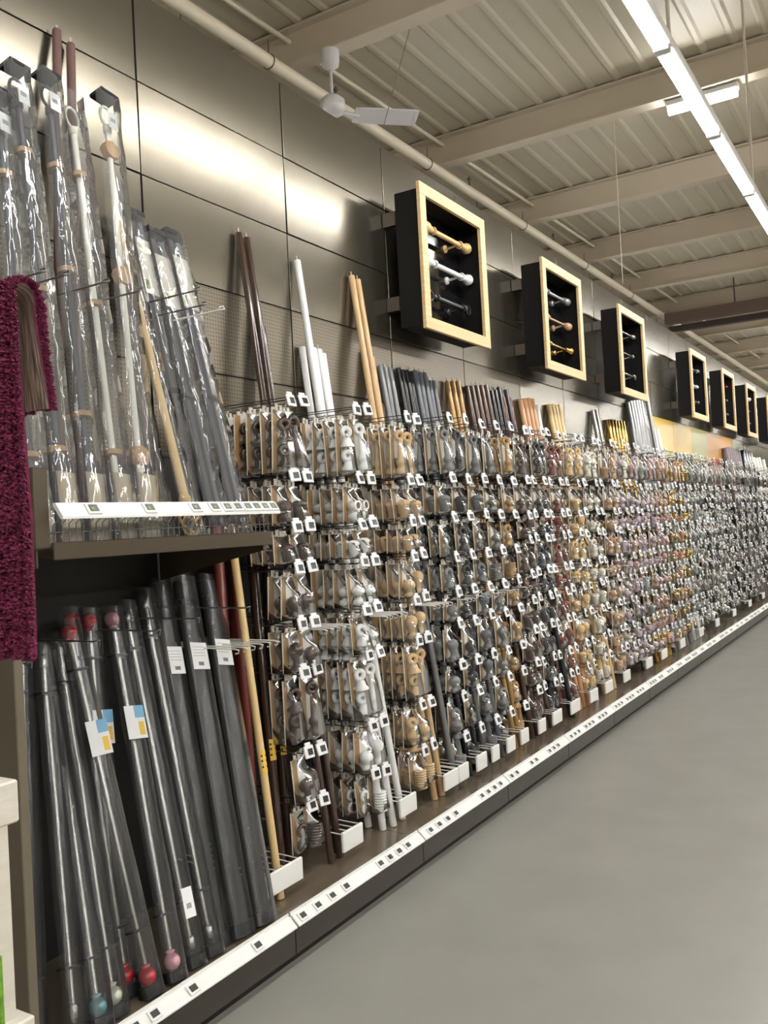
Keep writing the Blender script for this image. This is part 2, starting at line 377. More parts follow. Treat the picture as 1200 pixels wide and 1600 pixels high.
# ------------------------------------------------------------------ shelving bases: deck, kick panel, price rail with tags
rail_tags = {0: (0.12, 0.2, 0.28, 0.45, 0.78), 1: (0.05, 0.15, 0.25, 0.35, 0.62, 0.70, 0.78, 0.86), 2: (0.08, 0.17, 0.26, 0.35, 0.66, 0.74, 0.82, 0.90)}
mt = MB().bbox(-0.023, 0.023, -0.003, 0.003, -0.018, 0.018, 0.0012, 0); mt.box(-0.015, 0.015, -0.0042, -0.002, -0.010, 0.011, 1)
RAILTAG = mt.mesh('price_tag', [TAGW, SCREEN])
mg = MB().bbox(-0.025, 0.025, -0.004, 0.004, -0.020, 0.020, 0.0015, 0); mg.box(-0.016, 0.016, -0.0055, -0.003, -0.011, 0.013, 1); mg.box(-0.012, 0.0, -0.0065, -0.004, -0.009, 0.003, 2)
SHELFTAG = mg.mesh('price_tag', [TAGW, SCREEN, SCREENG])
RAILTILT = -math.radians(48)
above = ['under the clear-sleeved chrome rods', 'under the walnut brown and white packs', 'under the white and beech packs', 'under the grey packs', 'under the dark brown packs', 'under the honey packs']
DKM = MB().box(0.002, 0.998, 2.185, WY - 0.002, DECK - 0.02, DECK).mesh('deck', mat('taupe deck paint', (100, 90, 76), 0.2, coat=0.2))
KPM = MB().bbox(0.0025, 0.9975, 2.15, 2.165, 0.045, DECK - 0.008, 0.002).mesh('kick_panel', KICK)
TKM = MB().box(0.0, 1.0, 2.19, 2.21, 0.0, DECK - 0.02).mesh('toe_board', DARKGAP)
rl = MB()
sec = [(2.134, 0.150), (2.134, 0.155), (2.168, 0.186), (2.174, 0.186), (2.174, 0.180), (2.140, 0.150)]
v = [(x, a, b) for x in (0.006, 0.994) for a, b in sec]
rl.add(v, [tuple(range(6))[::-1], tuple(range(6, 12))] + [(i, (i+1) % 6, 6 + (i+1) % 6, 6 + i) for i in range(6)])
rl.box(0.006, 0.994, 2.174, 2.179, 0.170, 0.197)
RLM = rl.mesh('price_rail', WHITE)
for b in range(0, 22):
    x0 = BX0 + b
    lb = 'brown steel shelf base with white price rail, ' + (above[b] if b < 6 else '%s section from the left' % ORD[b])
    t = thing('shelving_base', lb, 'shelf base', (x0, 0, 0), group='shelf base sections')
    link('deck', DKM, t); link('kick_panel', KPM, t); link('toe_board', TKM, t)
    r_ = link('price_rail', RLM, t)
    tags = rail_tags.get(b) or [q for q0 in (0.06, 0.36, 0.66) for q in [q0 + 0.075*i for i in range(R.choice((2, 3, 3)))]]
    for q in (tags if b < 14 else []):
        link('price_tag', RAILTAG, r_, (q, 2.1495, 0.1735), (RAILTILT, 0, 0))
structure(MB().bbox(1.53, 1.56, 2.15, WY, 0.0, 1.60, 0.003).build('trim_1', mat('side panel taupe', (104, 96, 80), 0.5)))

# ------------------------------------------------------------------ wall display cases
def finial(mb, p, d, kind):
    if kind == 'ball': mb.lathe([(0.014, 0), (0.024, 0.008), (0.016, 0.02), (0.02, 0.03), (0.034, 0.05), (0.038, 0.068), (0.03, 0.09), (0.012, 0.103), (0.002, 0.106)], 14, p, d)
    elif kind == 'cap': mb.lathe([(0.014, 0), (0.026, 0.005), (0.03, 0.03), (0.034, 0.05), (0.034, 0.07), (0.01, 0.075)], 14, p, d)
    elif kind == 'ring':
        q = Vector(p) + Vector(d)*0.045; mb.torus(q, 0.03, 0.007, (0, 1, 0), 16, 6); mb.lathe([(0.014, -0.005), (0.022, 0.0), (0.012, 0.015)], 10, p, d)
    else: mb.lathe([(0.010, 0), (0.017, 0.006), (0.017, 0.03), (0.004, 0.036)], 10, p, d)
    return mb
def display_case(x0, rods, label):
    t = thing('display_case', label, 'display case', (x0, 0, 2.82), group='display cases on the panelled wall')
    W, H, F, B = 0.905, 0.88, 2.50, 2.68
    cs = MB()
    for a in ((0.03, 0.045, 0.03, H-0.03), (W-0.045, W-0.03, 0.03, H-0.03)): cs.box(a[0], a[1], F+0.012, B, a[2], a[3])
    for a in ((0.03, 0.045), (H-0.045, H-0.03)): cs.box(0.045, W-0.045, F+0.012, B, a[0], a[1])
    cs.build('case', BLACKM, t)
    MB().box(0.045, W-0.045, B-0.012, B-0.001, 0.045, H-0.045).build('back_panel', BLACKG, t)
    fw = 0.072
    for nm, q in (('frame_rail', (0, W, H-fw, H)), ('frame_rail', (0, W, 0, fw)), ('frame_stile', (0, fw, fw, H-fw)), ('frame_stile', (W-fw, W, fw, H-fw))):
        MB().bbox(q[0], q[1], F-0.012, F+0.012, q[2], q[3], 0.002).build(nm, PINE, t)
    for bz in (0.14, 0.66):
        MB().box(0.02, 0.06, B+0.001, WY-0.004, bz, bz+0.085).build('wall_bracket', TAUPE, t)
    for i, (cname, kind, rr) in enumerate(rods):
        z = 0.68 - 0.212*i; yr = F + 0.085; m_ = COLM[cname]
        rod = MB().tube([(0.30, yr, z), (0.735, yr, z)], rr, 12).build('rod', m_, t)
        finial(MB(), (0.30, yr, z), (-1, 0, 0), kind).build('finial', m_, rod)
        finial(MB(), (0.735, yr, z), (1, 0, 0), kind).build('finial', m_, rod)
        br = MB()
        for xx in (0.33, 0.70):
            br.torus((xx, yr, z), rr + 0.006, 0.006, (1, 0, 0), 12, 6)
        br.tube([(0.66, yr + 0.01, z - 0.01), (0.64, B - 0.03, z - 0.025)], 0.009, 8)
        br.lathe([(0.012, 0), (0.024, 0.004), (0.026, 0.016)], 12, (0.64, B - 0.03, z - 0.025), (0, 1, 0))
        br.build('bracket', m_, rod)
    sc = MB()
    for xx in (0.39, 0.415):
        for zz in (0.80*H, 0.13*H): sc.lathe([(0.006, 0), (0.004, 0.003)], 8, (xx, B - 0.012, zz), (0, -1, 0))
    sc.build('screw', CHROME, t)
    return t
display_case(4.64, (('honey', 'ball', 0.016), ('white', 'ball', 0.016), ('charcoal', 'ring', 0.015)), 'largest black display case with pine frame, nearest, holding wood white and black rods')
display_case(6.60, (('silver', 'cap', 0.014), ('tan', 'cap', 0.009), ('gold', 'ball', 0.01)), 'black display case second from left, gold rod at the bottom')
display_case(8.60, (('chrome', 'cap', 0.013), ('chrome', 'plain', 0.009), ('chrome', 'ring', 0.012)), 'black display case third from left with three silver rods')
display_case(11.62, (('chrome', 'cap', 0.013), ('white', 'plain', 0.012), ('chrome', 'plain', 0.012)), 'black display case fourth from left, beyond the tall silver poles')
display_case(13.64, (('red', 'plain', 0.010), ('chrome', 'plain', 0.012), ('chrome', 'plain', 0.012)), 'black display case fifth from left with one red rod')
display_case(15.62, (('white', 'cap', 0.013), ('chrome', 'plain', 0.009), ('chrome', 'plain', 0.009)), 'black display case sixth from left, white rod at the top')
display_case(17.80, (('gold', 'cap', 0.013), ('chrome', 'plain', 0.01), ('chrome', 'plain', 0.01)), 'black display case cut by the right edge of the photograph')

# ------------------------------------------------------------------ hooks with electronic price tags
hw = MB().tube([(0, 0, 0), (0, -0.385, 0), (0, -0.395, 0.012)], 0.0028, 4)
PRONG = hw.mesh('prong', WIRE)
ARM = MB().tube([(0, 0, 0.028), (0, -0.420, 0.028)], 0.0024, 4).tube([(-0.02, -0.418, 0.028), (0.02, -0.418, 0.028)], 0.002, 4).mesh('tag_arm', WIREB)
HOLD = MB().bbox(-0.030, 0.030, -0.004, 0.004, -0.027, 0.026, 0.002).bbox(-0.018, 0.018, -0.003, 0.005, 0.022, 0.040, 0.002).mesh('tag_holder', TAGW)
SCR = MB().box(-0.011, 0.019, -0.0060, -0.003, -0.014, 0.013).mesh('screen', mat('dark tag display', (34, 36, 36), 0.25))
def hook(x, z, label, tilt=0.0):
    t = thing('display_hook', label, 'hook', (x, WY - 0.004, z), group='display hooks with price tags')
    link('prong', PRONG, t); link('tag_arm', ARM, t)
    h = link('tag_holder', HOLD, t, (0, -0.426, 0.012), (-0.26 + R.uniform(-0.08, 0.08) + tilt, R.uniform(-0.06, 0.06), R.uniform(-0.25, 0.05)))
    link('screen', SCR, h)

# ------------------------------------------------------------------ hanging packs
def p_bracket(mb, h, n):
    b = -h + 0.02
    mb.lathe([(0.034, b), (0.036, b+0.01), (0.029, b+0.022), (0.018, b+0.038), (0.026, b+0.05), (0.026, b+0.066), (0.016, b+0.08), (0.0145, -0.085)], n, (0.004, -0.034, 0))
    mb.torus((0.004, -0.030, -0.066), 0.021, 0.0125, (0.5, 1, 0), n, 6)
def p_double(mb, h, n):
    for z0 in (-0.055, -0.055 - (h - 0.05)*0.48):
        mb.torus((0.004, -0.030, z0 - 0.022), 0.020, 0.0135, (0.6, 1, 0), n, 6)
        mb.lathe([(0.035, z0-0.095), (0.035, z0-0.086), (0.024, z0-0.072), (0.018, z0-0.05)], n, (0.004, -0.034, 0))
def p_tubes(mb, h, n):
    for z0 in (-h*0.55, -h*0.83):
        mb.lathe([(0.016, 0.002), (0.018, 0.0), (0.0245, 0.0), (0.0245, 0.05), (0.012, 0.052)], n, (0.004, -0.058, z0), (0, 1, 0))
        mb.lathe([(0.0165, 0.0), (0.001, 0.0005)], n, (0.004, -0.0585 + 0.0022, z0), (0, 1, 0), mi=1)
def p_cup(mb, h, n):
    z0 = -h*0.92; s = min(1.0, h/0.17)
    mb.lathe([(0.022*s, z0), (0.026*s, z0+0.004), (0.033*s, z0+0.066*s), (0.037*s, z0+0.07*s), (0.037*s, z0+0.082*s), (0.022*s, z0+0.094*s), (0.004, z0+0.097*s)], n, (0.005, -0.036, 0))
def p_ball(mb, h, n):
    z0 = -h*0.93
    prof = [(0.024, z0), (0.026, z0+0.008), (0.016, z0+0.018), (0.017, z0+0.024)]
    prof += [(0.034*math.sin(a), z0+0.056 - 0.034*math.cos(a)) for a in (0.6, 1.0, 1.4, 1.8, 2.2, 2.6, 3.0)]
    mb.lathe(prof, n, (0.005, -0.036, 0))
def p_vase(mb, h, n):
    z0 = -h*0.94
    mb.lathe([(0.028, z0), (0.030, z0+0.008), (0.019, z0+0.02), (0.014, z0+0.035), (0.022, z0+0.055), (0.032, z0+0.078), (0.033, z0+0.095), (0.024, z0+0.112), (0.008, z0+0.12)], n, (0.005, -0.034, 0))
def p_stack(mb, h, n):
    z0 = -h*0.95; prof = []
    k = 8
    for i in range(k):
        zz = z0 + i*0.0125
        prof += [(0.028, zz), (0.0335, zz+0.003), (0.0335, zz+0.008), (0.028, zz+0.011)]
    prof += [(0.02, z0 + k*0.0125)]
    mb.lathe(prof, n, (0.004, -0.037, 0))
def p_rings(mb, h, n):
    for z0 in (-h*0.5, -h*0.82):
        mb.torus((0.003, -0.022, z0), 0.022, 0.009, (0.15, 1, 0.1), n + 2, 6)
        mb.lathe([(0.006, 0), (0.007, 0.012), (0.003, 0.014)], 6, (0.003, -0.022, z0 + 0.026))
def p_knobs(mb, h, n):
    for z0 in (-h*0.62, -h*0.9):
        mb.lathe([(0.012, z0-0.022), (0.028, z0-0.014), (0.034, z0), (0.028, z0+0.014), (0.014, z0+0.022), (0.012, z0+0.03)], n, (0.005, -0.036, 0))
KINDS = {'bracket': (p_bracket, 'bracket_pack', 'bracket'), 'double': (p_double, 'double_bracket_pack', 'double bracket'), 'tubes': (p_tubes, 'tube_socket_pack', 'tube socket'),
         'cup': (p_cup, 'cup_finial_pack', 'cup finial'), 'ball': (p_ball, 'ball_finial_pack', 'ball finial'), 'vase': (p_vase, 'vase_finial_pack', 'vase finial'),
         'stack': (p_stack, 'ring_stack_pack', 'stacked rings'), 'rings': (p_rings, 'ring_pack', 'flat rings'), 'knobs': (p_knobs, 'knob_pack', 'double knob')}
MC = {}
INSIDE = mat('tube inside', (92, 66, 54), 0.6)
def pack_mb(kind, h, n):
    mb = MB(); KINDS[kind][0](mb, h, n); return mb
def card_mb(h, w):
    mb = MB(); t_ = 0.0022; xk = -w/2 + w*0.42
    mb.box(-w/2, -w/2 + 0.0035, -t_, t_, -h, -0.012, 2)
    mb.box(-w/2 + 0.0035, xk, -t_, t_, -h, -0.012, 0); mb.box(xk, w/2, -t_, t_, -h, -0.012, 1)
    mb.box(-w/4, -0.006, -t_, t_, -0.012, 0.016, 1); mb.box(0.006, w/4, -t_, t_, -0.012, 0.016, 1); mb.box(-w/4, w/4, -t_, t_, 0.006, 0.016, 1)
    return mb
def film_mb(h, w, d):
    mb = MB(); a, b = w/2, w/2 - 0.012
    ys = (-0.003, -d*0.7, -d)
    zt = -0.016
    rg = [(-a, ys[0], zt), (a, ys[0], zt), (a, ys[0], -h), (-a, ys[0], -h)], [(-a+0.004, ys[1]*0.5, zt-0.05), (a-0.004, ys[1]*0.5, zt-0.05), (a-0.002, ys[1], -h+0.006), (-a+0.002, ys[1], -h+0.006)], [(-b, ys[2]*0.75, -h*0.45), (b, ys[2]*0.75, -h*0.45), (b, ys[2], -h+0.025), (-b, ys[2], -h+0.025)]
    v = [p for r in rg for p in r]
    f = [(4*i+j, 4*i+(j+1) % 4, 4*i+4+(j+1) % 4, 4*i+4+j) for i in (0, 1) for j in range(4)] + [(8, 9, 10, 11)]
    mb.add(v, f, 0, True)
    return mb
DEP = {'tubes': 0.064, 'cup': 0.076, 'ball': 0.074, 'vase': 0.07, 'stack': 0.074, 'knobs': 0.074, 'bracket': 0.072, 'double': 0.072, 'rings': 0.036}
def cached(key, fn):
    if key not in MC: MC[key] = fn()
    return MC[key]
def make_pack(kind, h, w, cname, loc, rot, label, group, k_=0):
    h = round(h, 2)
    t = thing(KINDS[kind][1], label, 'pack', loc, rot, group)
    link('card', cached(('card', h, w), lambda: card_mb(h, w).mesh('card', [KRAFT, CARDW, CARDE])), t)
    pn = KINDS[kind][2].replace(' ', '_')
    link(pn, cached((kind, h), lambda: pack_mb(kind, h, 14).mesh(pn, [WHITE, INSIDE] if kind == 'tubes' else [WHITE])), t, material=COLM[cname])
    if k_ < 3: link('film', cached(('film', kind, h, w), lambda: film_mb(h, w, DEP[kind]).mesh('film', FILM)), t)
    return t
ZA = (2.225, 1.89, 1.66, 1.48, 1.24, 1.015, 0.665, 0.43)
KA = ('double', 'tubes', 'cup', 'ball', 'vase', 'double', 'vase', 'stack')
ZD = (2.26, 1.90, 1.68, 1.44, 1.23, 1.045, 0.80, 0.62, 0.39)
ZE = (2.265, 1.905, 1.665, 1.50, 1.26, 1.08, 0.865, 0.63, 0.45)
COLUMNS = [  # colour, hook xs, rows, packs per hook, kinds per row
 ('walnut', (3.15, 3.245), ZA, 5, (('double', 'bracket'), ('tubes', 'cup'), ('cup', 'cup'), ('ball', 'ball'), ('vase', 'ball'), ('double', 'bracket'), ('ball', 'vase'), ('rings', 'stack'))),
 ('white', (3.68, 3.78), ZA, 5, (('double', 'bracket'), ('tubes', 'tubes'), ('cup', 'cup'), ('knobs', 'knobs'), ('double', 'knobs'), ('double', 'bracket'), ('ball', 'vase'), ('rings', 'stack'))),
 ('beech', (4.18, 4.28), ZA, 5, (('bracket', 'bracket'), ('cup', 'cup'), ('cup', 'cup'), ('ball', 'vase'), ('vase', 'vase'), ('double', 'bracket'), ('double', 'ball'), ('stack', 'stack'))),
 ('light grey', (4.68,), ZD, 4, (('bracket',), ('cup',), ('rings',), ('bracket',), ('ball',), ('vase',), ('ball',), ('double',), ('stack',))),
 ('charcoal', (4.89,), ZD, 4, (('bracket',), ('cup',), ('bracket',), ('bracket',), ('knobs',), ('ball',), ('ball',), ('rings',), ('stack',))),
 ('mid grey', (5.12,), ZD, 4, (('bracket',), ('cup',), ('rings',), ('bracket',), ('vase',), ('vase',), ('vase',), ('double',), ('stack',))),
 ('pewter', (5.345,), ZD, 4, (('bracket',), ('knobs',), ('knobs',), ('stack',), ('ball',), ('vase',), ('ball',), ('double',), ('stack',))),
 ('bronze', (5.58,), ZD, 4, (('bracket',), ('knobs',), ('bracket',), ('stack',), ('ball',), ('vase',), ('knobs',), ('double',), ('stack',))),
 ('dark oak', (5.83, 5.935), ZE, 3, None), ('slate', (6.15, 6.255), ZE, 3, None), ('mahogany', (6.49, 6.61), ZE, 3, None),
 ('honey', (6.88, 7.02), ZE, 3, None), ('ivory', (7.32, 7.45), ZE, 3, None), ('tan', (7.80, 7.93), ZE, 3, None)]
KE = ('double', 'knobs', 'knobs', 'bracket', 'ball', 'cup', 'vase', 'double', 'stack')
for ci, (cname, hx, rows, npk, kinds) in enumerate(COLUMNS):
    rows = [1.66 + (q - 1.66)*0.979 for q in rows]
    for ri, z in enumerate(rows):
        znext = rows[ri+1] if ri + 1 < len(rows) else z - 0.225
        h = round(min(0.29, z - znext - 0.035), 2)
        for hi, x in enumerate([q*0.979 for q in hx]):
            side = ('' if len(hx) == 1 else ('left hook of ', 'right hook of ')[hi])
            where = '%s%s row, %s column' % (side, ORD[ri], cname)
            zj = R.uniform(-0.008, 0.008)
            hook(x, z + zj, 'price-tagged hook, ' + where, tilt=0.0)
            kind = kinds[ri][hi] if kinds else (KE[ri] if R.random() < 0.75 else R.choice(('ball', 'vase', 'cup', 'knobs')))
            w = 0.088 if len(rows) == 8 else 0.08
            m = max(1, (npk if ci or ri == 0 else (4, 4, 3, 2, 2, 2, 1, 1)[ri]) - (R.random() < 0.3 and not (ci == 0 and ri)))
            step = {5: 0.069, 4: 0.08, 3: 0.1}[npk]
            yf = 0.345 + R.uniform(-0.02, 0.012)
            for k in range(m):
                lab = '%s %s pack, %s' % (('front', 'second', 'third', 'fourth', 'fifth')[k], KINDS[kind][2], where)
                make_pack(kind, h, w, cname, (x + R.uniform(-0.004, 0.004), WY - yf + k*step + R.uniform(-0.006, 0.006), z + zj - 0.012), (R.uniform(-0.05, 0.03), R.gauss(0, 0.035), R.gauss(0, 0.09)), lab, cname + ' packs on hooks', k)
# packs further down the aisle, too many and too small to pick apart
FARC = [(8.25, 'lilac', 'ivory'), (8.6, 'lilac', 'rose'), (8.95, 'lilac', 'clear'), (9.3, 'rose', 'lilac'), (9.65, 'rose', 'copper beech'), (10.0, 'gold', 'rose'), (10.35, 'copper beech', 'gold'), (10.7, 'gold', 'chrome'),
        (11.1, 'clear', 'silver'), (11.5, 'silver', 'clear'), (11.9, 'white', 'black'), (12.3, 'silver', 'black'), (12.7, 'white', 'silver'), (13.1, 'charcoal', 'silver'), (13.5, 'silver', 'clear'),
        (14.1, 'silver', 'charcoal'), (14.6, 'black', 'silver'), (15.1, 'silver', 'charcoal'), (15.6, 'charcoal', 'silver'), (16.1, 'silver', 'black'), (16.6, 'charcoal', 'silver'), (17.1, 'silver', 'plum grey'),
        (18.2, 'charcoal', 'plum grey'), (18.8, 'plum grey', 'charcoal'), (19.4, 'charcoal', 'black'), (20.0, 'plum grey', 'charcoal'), (20.6, 'charcoal', 'black'), (21.2, 'slate', 'charcoal')]
names = sorted({c_ for f_ in FARC for c_ in f_[1:]}); midx = {c_: i + 4 for i, c_ in enumerate(names)}
fm = MB(); ft = MB(); proto = {}
for x, c1, c2 in FARC:
    for hx in (x*0.979 - 0.07, x*0.979 + 0.07):
        for ri, z in enumerate(ZE):
            if R.random() < 0.04: continue
            znext = ZE[ri+1] if ri + 1 < len(ZE) else z - 0.2
            h = round(min(0.28, z - znext - 0.03), 2); kind = R.choice(tuple(KINDS)); w = 0.085
            cm = R.choice((c1, c1, c2)); zj = R.uniform(-0.02, 0.02)
            for k in range(2 if x < 14 else 1):
                mtx = Matrix.Translation((hx + R.uniform(-0.01, 0.01), WY - 0.345 + k*0.1, z + zj - 0.012)) @ Matrix.Rotation(R.gauss(0, 0.1), 4, 'Z') @ Matrix.Rotation(R.gauss(0, 0.05), 4, 'Y')
                key = (kind, h)
                if key not in proto: proto[key] = (card_mb(h, w), pack_mb(kind, h, 7), film_mb(h, w, DEP[kind]))
                fm.merge(proto[key][0], mtx, {0: 0, 1: 1, 2: 1}); fm.merge(proto[key][1], mtx, {0: midx[cm], 1: 3}); k or fm.merge(proto[key][2], mtx, {0: 2})
            ft.tube([(hx, WY - 0.004, z + zj), (hx, WY - 0.395, z + zj)], 0.003, 3, 1)
            mtx = Matrix.Translation((hx, WY - 0.428, z + zj + 0.012)) @ Matrix.Rotation(R.uniform(-0.1, 0.1), 4, 'Z') @ Matrix.Rotation(-0.26, 4, 'X')
            tg = MB().box(-0.03, 0.03, -0.004, 0.004, -0.026, 0.034, 0).box(-0.011, 0.019, -0.006, -0.003, -0.014, 0.013, 2)
            ft.merge(tg, mtx)
stuff(fm.build('hanging_packs', [KRAFT, CARDW, film('far blister film', None, 0, white=0.03, rough=0.15, gloss=0.3), INSIDE] + [COLM[c_] for c_ in names]), 'mass of small lilac, gold and silver packs hanging further down the aisle', 'packs')
stuff(ft.build('price_tag_hooks', [TAGW, WIRE, SCREEN]), 'rows of tiny white price tags on hooks further down the aisle', 'price tags')

# ------------------------------------------------------------------ curtain poles leaning on the wall
PM = {}
def pole_mesh(L_, r):
    key = (round(L_, 2), r)
    if key not in PM: PM[key] = MB().lathe([(r*0.85, 0), (r, 0.004), (r, key[0] - 0.004), (r*0.85, key[0])], 14).mesh('shaft', WHITE)
    return PM[key]
TUFT = MB().lathe([(0.011, 0.0), (0.006, 0.006), (0.003, 0.012), (0.004, 0.022), (0.0015, 0.028)], 6).mesh('wrap_tip', mat('wrap tip plastic', (178, 172, 162), 0.35))
LBLW = mat('white paper label', (226, 228, 228), 0.6); LBLY = mat('yellow paper label', (226, 186, 70), 0.6); INK = mat('print ink', (48, 48, 50), 0.7); BLUE = mat('blue print', (120, 172, 208), 0.6)
def pole_label(r, y_):
    mb = MB(); k = 10
    for i in range(k - 3):
        a0, a1 = -PI + 0.5 + i*0.55, -PI + 0.5 + (i+1)*0.55
        rr = r*1.05 + 0.001
        q = [(rr*math.cos(a), rr*math.sin(a)*1.0, zz) for zz in (0, 0.09) for a in (a0, a1)]
        mb.add([q[0], q[1], q[3], q[2]], [(0, 1, 2, 3)], 0)
        if i % 2 == 0:
            rr = r*1.05 + 0.0016
            for zz in (0.02, 0.045, 0.065):
                q = [(rr*math.cos(a), rr*math.sin(a), z_) for z_ in (zz, zz + 0.008) for a in (a0 + 0.08, a1 - 0.08)]
                mb.add([q[0], q[1], q[3], q[2]], [(0, 1, 2, 3)], 1)
    return mb.mesh('label', [y_, INK])
PLB = {}
def pole(cname, xt, zt, label, group, r=0.015, foot=2.37, yt=WY - 0.022, dx=-0.02, tuft=False, lab=None, cat_name='curtain_pole', zl=0.62):
    base = (xt + dx, foot, DECK + 0.001); top = (xt, yt, zt); L_ = (Vector(top) - Vector(base)).length
    t = thing(cat_name, label, 'pole', base, frame_to(base, top), group)
    link('shaft', pole_mesh(L_, r), t, material=COLM[cname])
    if tuft: link('wrap_tip', TUFT, t, (0, 0, round(L_, 2) - 0.002), (0, 0, R.uniform(0, 6)))
    if lab:
        if (lab.name, r) not in PLB: PLB[(lab.name, r)] = pole_label(r, lab)
        link('label', PLB[(lab.name, r)], t, (0, 0, zl))
    return t
GROUPS = [ # name, colour, xs, tops, r, feet, label material
 ('walnut poles with white labels', 'walnut', (3.28, 3.335, 3.38, 3.42), (3.09, 3.09, 2.74, 2.66), 0.017, (2.36, 2.36, 2.42, 2.46), LBLW),
 ('white poles', 'white', (3.735, 3.74, 3.80, 3.84, 3.885, 3.925), (3.07, 2.61, 2.62, 2.62, 2.62, 2.6), 0.018, (2.37, 2.46, 2.35, 2.44, 2.36, 2.45), None),
 ('natural beech poles', 'beech', (4.25, 4.31, 4.37, 4.42), (3.09, 3.09, 2.68, 2.65), 0.018, (2.36, 2.36, 2.40, 2.44), LBLW),
 ('light grey poles', 'light grey', (4.51, 4.565, 4.62), (2.61,)*3, 0.017, (2.38, 2.42, 2.38), None),
 ('black poles', 'black', (4.72, 4.77, 4.82, 4.865), (2.62,)*4, 0.016, (2.38, 2.42, 2.38, 2.42), None),
 ('mid grey poles', 'mid grey', (4.93, 4.99, 5.05, 5.11, 5.17), (2.63, 2.63, 2.63, 2.59, 2.59), 0.018, (2.38, 2.42, 2.38, 2.42, 2.38), None),
 ('bronze poles', 'bronze', (5.37, 5.45, 5.53), (2.61, 2.62, 2.63), 0.018, (2.38,)*3, None),
 ('dark oak poles', 'dark oak', (5.67, 5.75, 5.83, 5.91, 5.99), (2.61, 2.62, 2.63, 2.64, 2.65), 0.02, (2.38,)*5, None),
 ('black poles beside the dark oak ones', 'black', (6.08, 6.15, 6.22), (2.62, 2.63, 2.66), 0.019, (2.38,)*3, None),
 ('mahogany poles', 'mahogany', (6.29, 6.41), (2.60, 2.60), 0.018, (2.40, 2.38), None),
 ('slate pole', 'slate', (6.35,), (2.66,), 0.02, (2.34,), None),
 ('copper beech poles', 'copper beech', (6.63, 6.71, 6.79, 6.87), (2.60, 2.62, 2.63, 2.63), 0.021, (2.38,)*4, None),
 ('lone white pole', 'white', (6.97,), (2.59,), 0.018, (2.36,), None),
 ('light pine poles', 'pine', (7.25, 7.33, 7.41, 7.49), (2.62, 2.63, 2.62, 2.64), 0.021, (2.38,)*4, None),
 ('chrome poles', 'chrome', (8.42, 8.53), (2.66, 2.68), 0.022, (2.38,)*2, None),
 ('polished gold poles', 'gold', (8.88, 8.99, 9.1, 9.2, 9.3, 9.4), (2.61, 2.62, 2.62, 2.62, 2.63, 2.63), 0.022, (2.38,)*6, None),
 ('tall satin silver poles', 'silver', (9.62, 9.72, 9.82, 9.92, 10.02, 10.12, 10.3), (2.86, 2.9, 2.92, 2.95, 2.95, 2.98, 3.22), 0.025, (2.38,)*7, None),
 ('white poles beside the tall silver ones', 'white', (10.48, 10.62, 10.78), (2.63, 2.63, 2.64), 0.026, (2.38,)*3, None),
 ('plum grey poles', 'plum grey', (14.8, 15.0, 15.2, 15.4, 15.6, 15.85), (2.6, 2.62, 2.62, 2.61, 2.6, 2.6), 0.06, (2.4,)*6, None),
 ('far black poles', 'black', (16.2, 16.45, 16.7, 16.95), (2.62,)*4, 0.075, (2.4,)*4, None),
 ('far white poles', 'ivory', (17.4, 17.7, 18.0, 18.5), (2.55, 2.55, 2.57, 2.55), 0.05, (2.4,)*4, None)]
for gname, cname, xs, tops, r, feet, lab in GROUPS:
    for i, (xx, zt, ft_) in enumerate(zip(xs, tops, feet)):
        one = gname.replace('poles', 'pole')
        lb = ('%s leaning on the wall' % gname) if len(xs) == 1 else '%s leaning on the wall, %s from left' % (one, ORD[i])
        pole(cname, xx, zt, lb, gname, r, ft_, dx=R.uniform(-0.05, -0.02), tuft=xx < 6.7, lab=lab, zl=0.72)
for i, (xx, fy) in enumerate(((2.985, 2.44), (3.03, 2.50), (3.075, 2.46), (3.12, 2.52))):
    pole('walnut', xx + 0.17, 1.90, 'dark walnut pole with yellow label, %s from left beside the walnut packs' % ORD[i], 'walnut poles with yellow labels', 0.0215, fy, WY - 0.05 - 0.04*(i % 2 == 0), lab=LBLY, zl=0.50, dx=-0.17)
pole('pine', 2.96, 1.85, 'pale pine pole with yellow label beside the dark walnut poles', 'loose poles', 0.017, 2.33, WY - 0.14, lab=LBLY, zl=0.50, dx=-0.13)
for i, (xx, fy) in enumerate(((2.80, 2.50), (2.85, 2.56), (2.90, 2.50), (2.94, 2.58))):
    pole('mahogany', xx + 0.11, 1.75, 'red mahogany pole, %s from left behind the pine pole' % ORD[i], 'mahogany poles', 0.022, fy, WY - 0.07 - 0.05*(i % 2 == 0), dx=-0.11)
# white pole holders on the deck and pronged dividers on the wall
for i, (xa, xb) in enumerate(((2.70, 2.95), (3.25, 3.41), (3.75, 3.91), (4.22, 4.38), (4.39, 4.51), (4.62, 4.75), (4.83, 4.93), (5.05, 5.17), (5.27, 5.39), (5.57, 5.69), (5.83, 6.0), (6.19, 6.38), (6.62, 6.8), (7.0, 7.18), (7.5, 7.68), (8.2, 8.4), (8.75, 8.95), (9.5, 9.7), (10.4, 10.6), (11.3, 11.5), (12.4, 12.6), (13.6, 13.8), (14.8, 15.0))):
    t = thing('pole_holder', 'white pole holder standing above the deck, %s from the left' % ORD[i], 'pole holder', (xa, 2.30, 0.0), group='white pole holders')
    w = xb - xa
    MB().bbox(0, w, 0.0, 0.014, 0.215, 0.305, 0.003).build('front_plate', WHITE, t, rot=None)
    nw = max(2, int(w/0.05))
    for k in range(nw + 1):
        xx = 0.004 + (w - 0.008)*k/nw
        MB().tube([(xx, 0.012, 0.296), (xx, WY - 2.30 - 0.005, 0.31)], 0.003, 4).build('wire', WIREW, t)
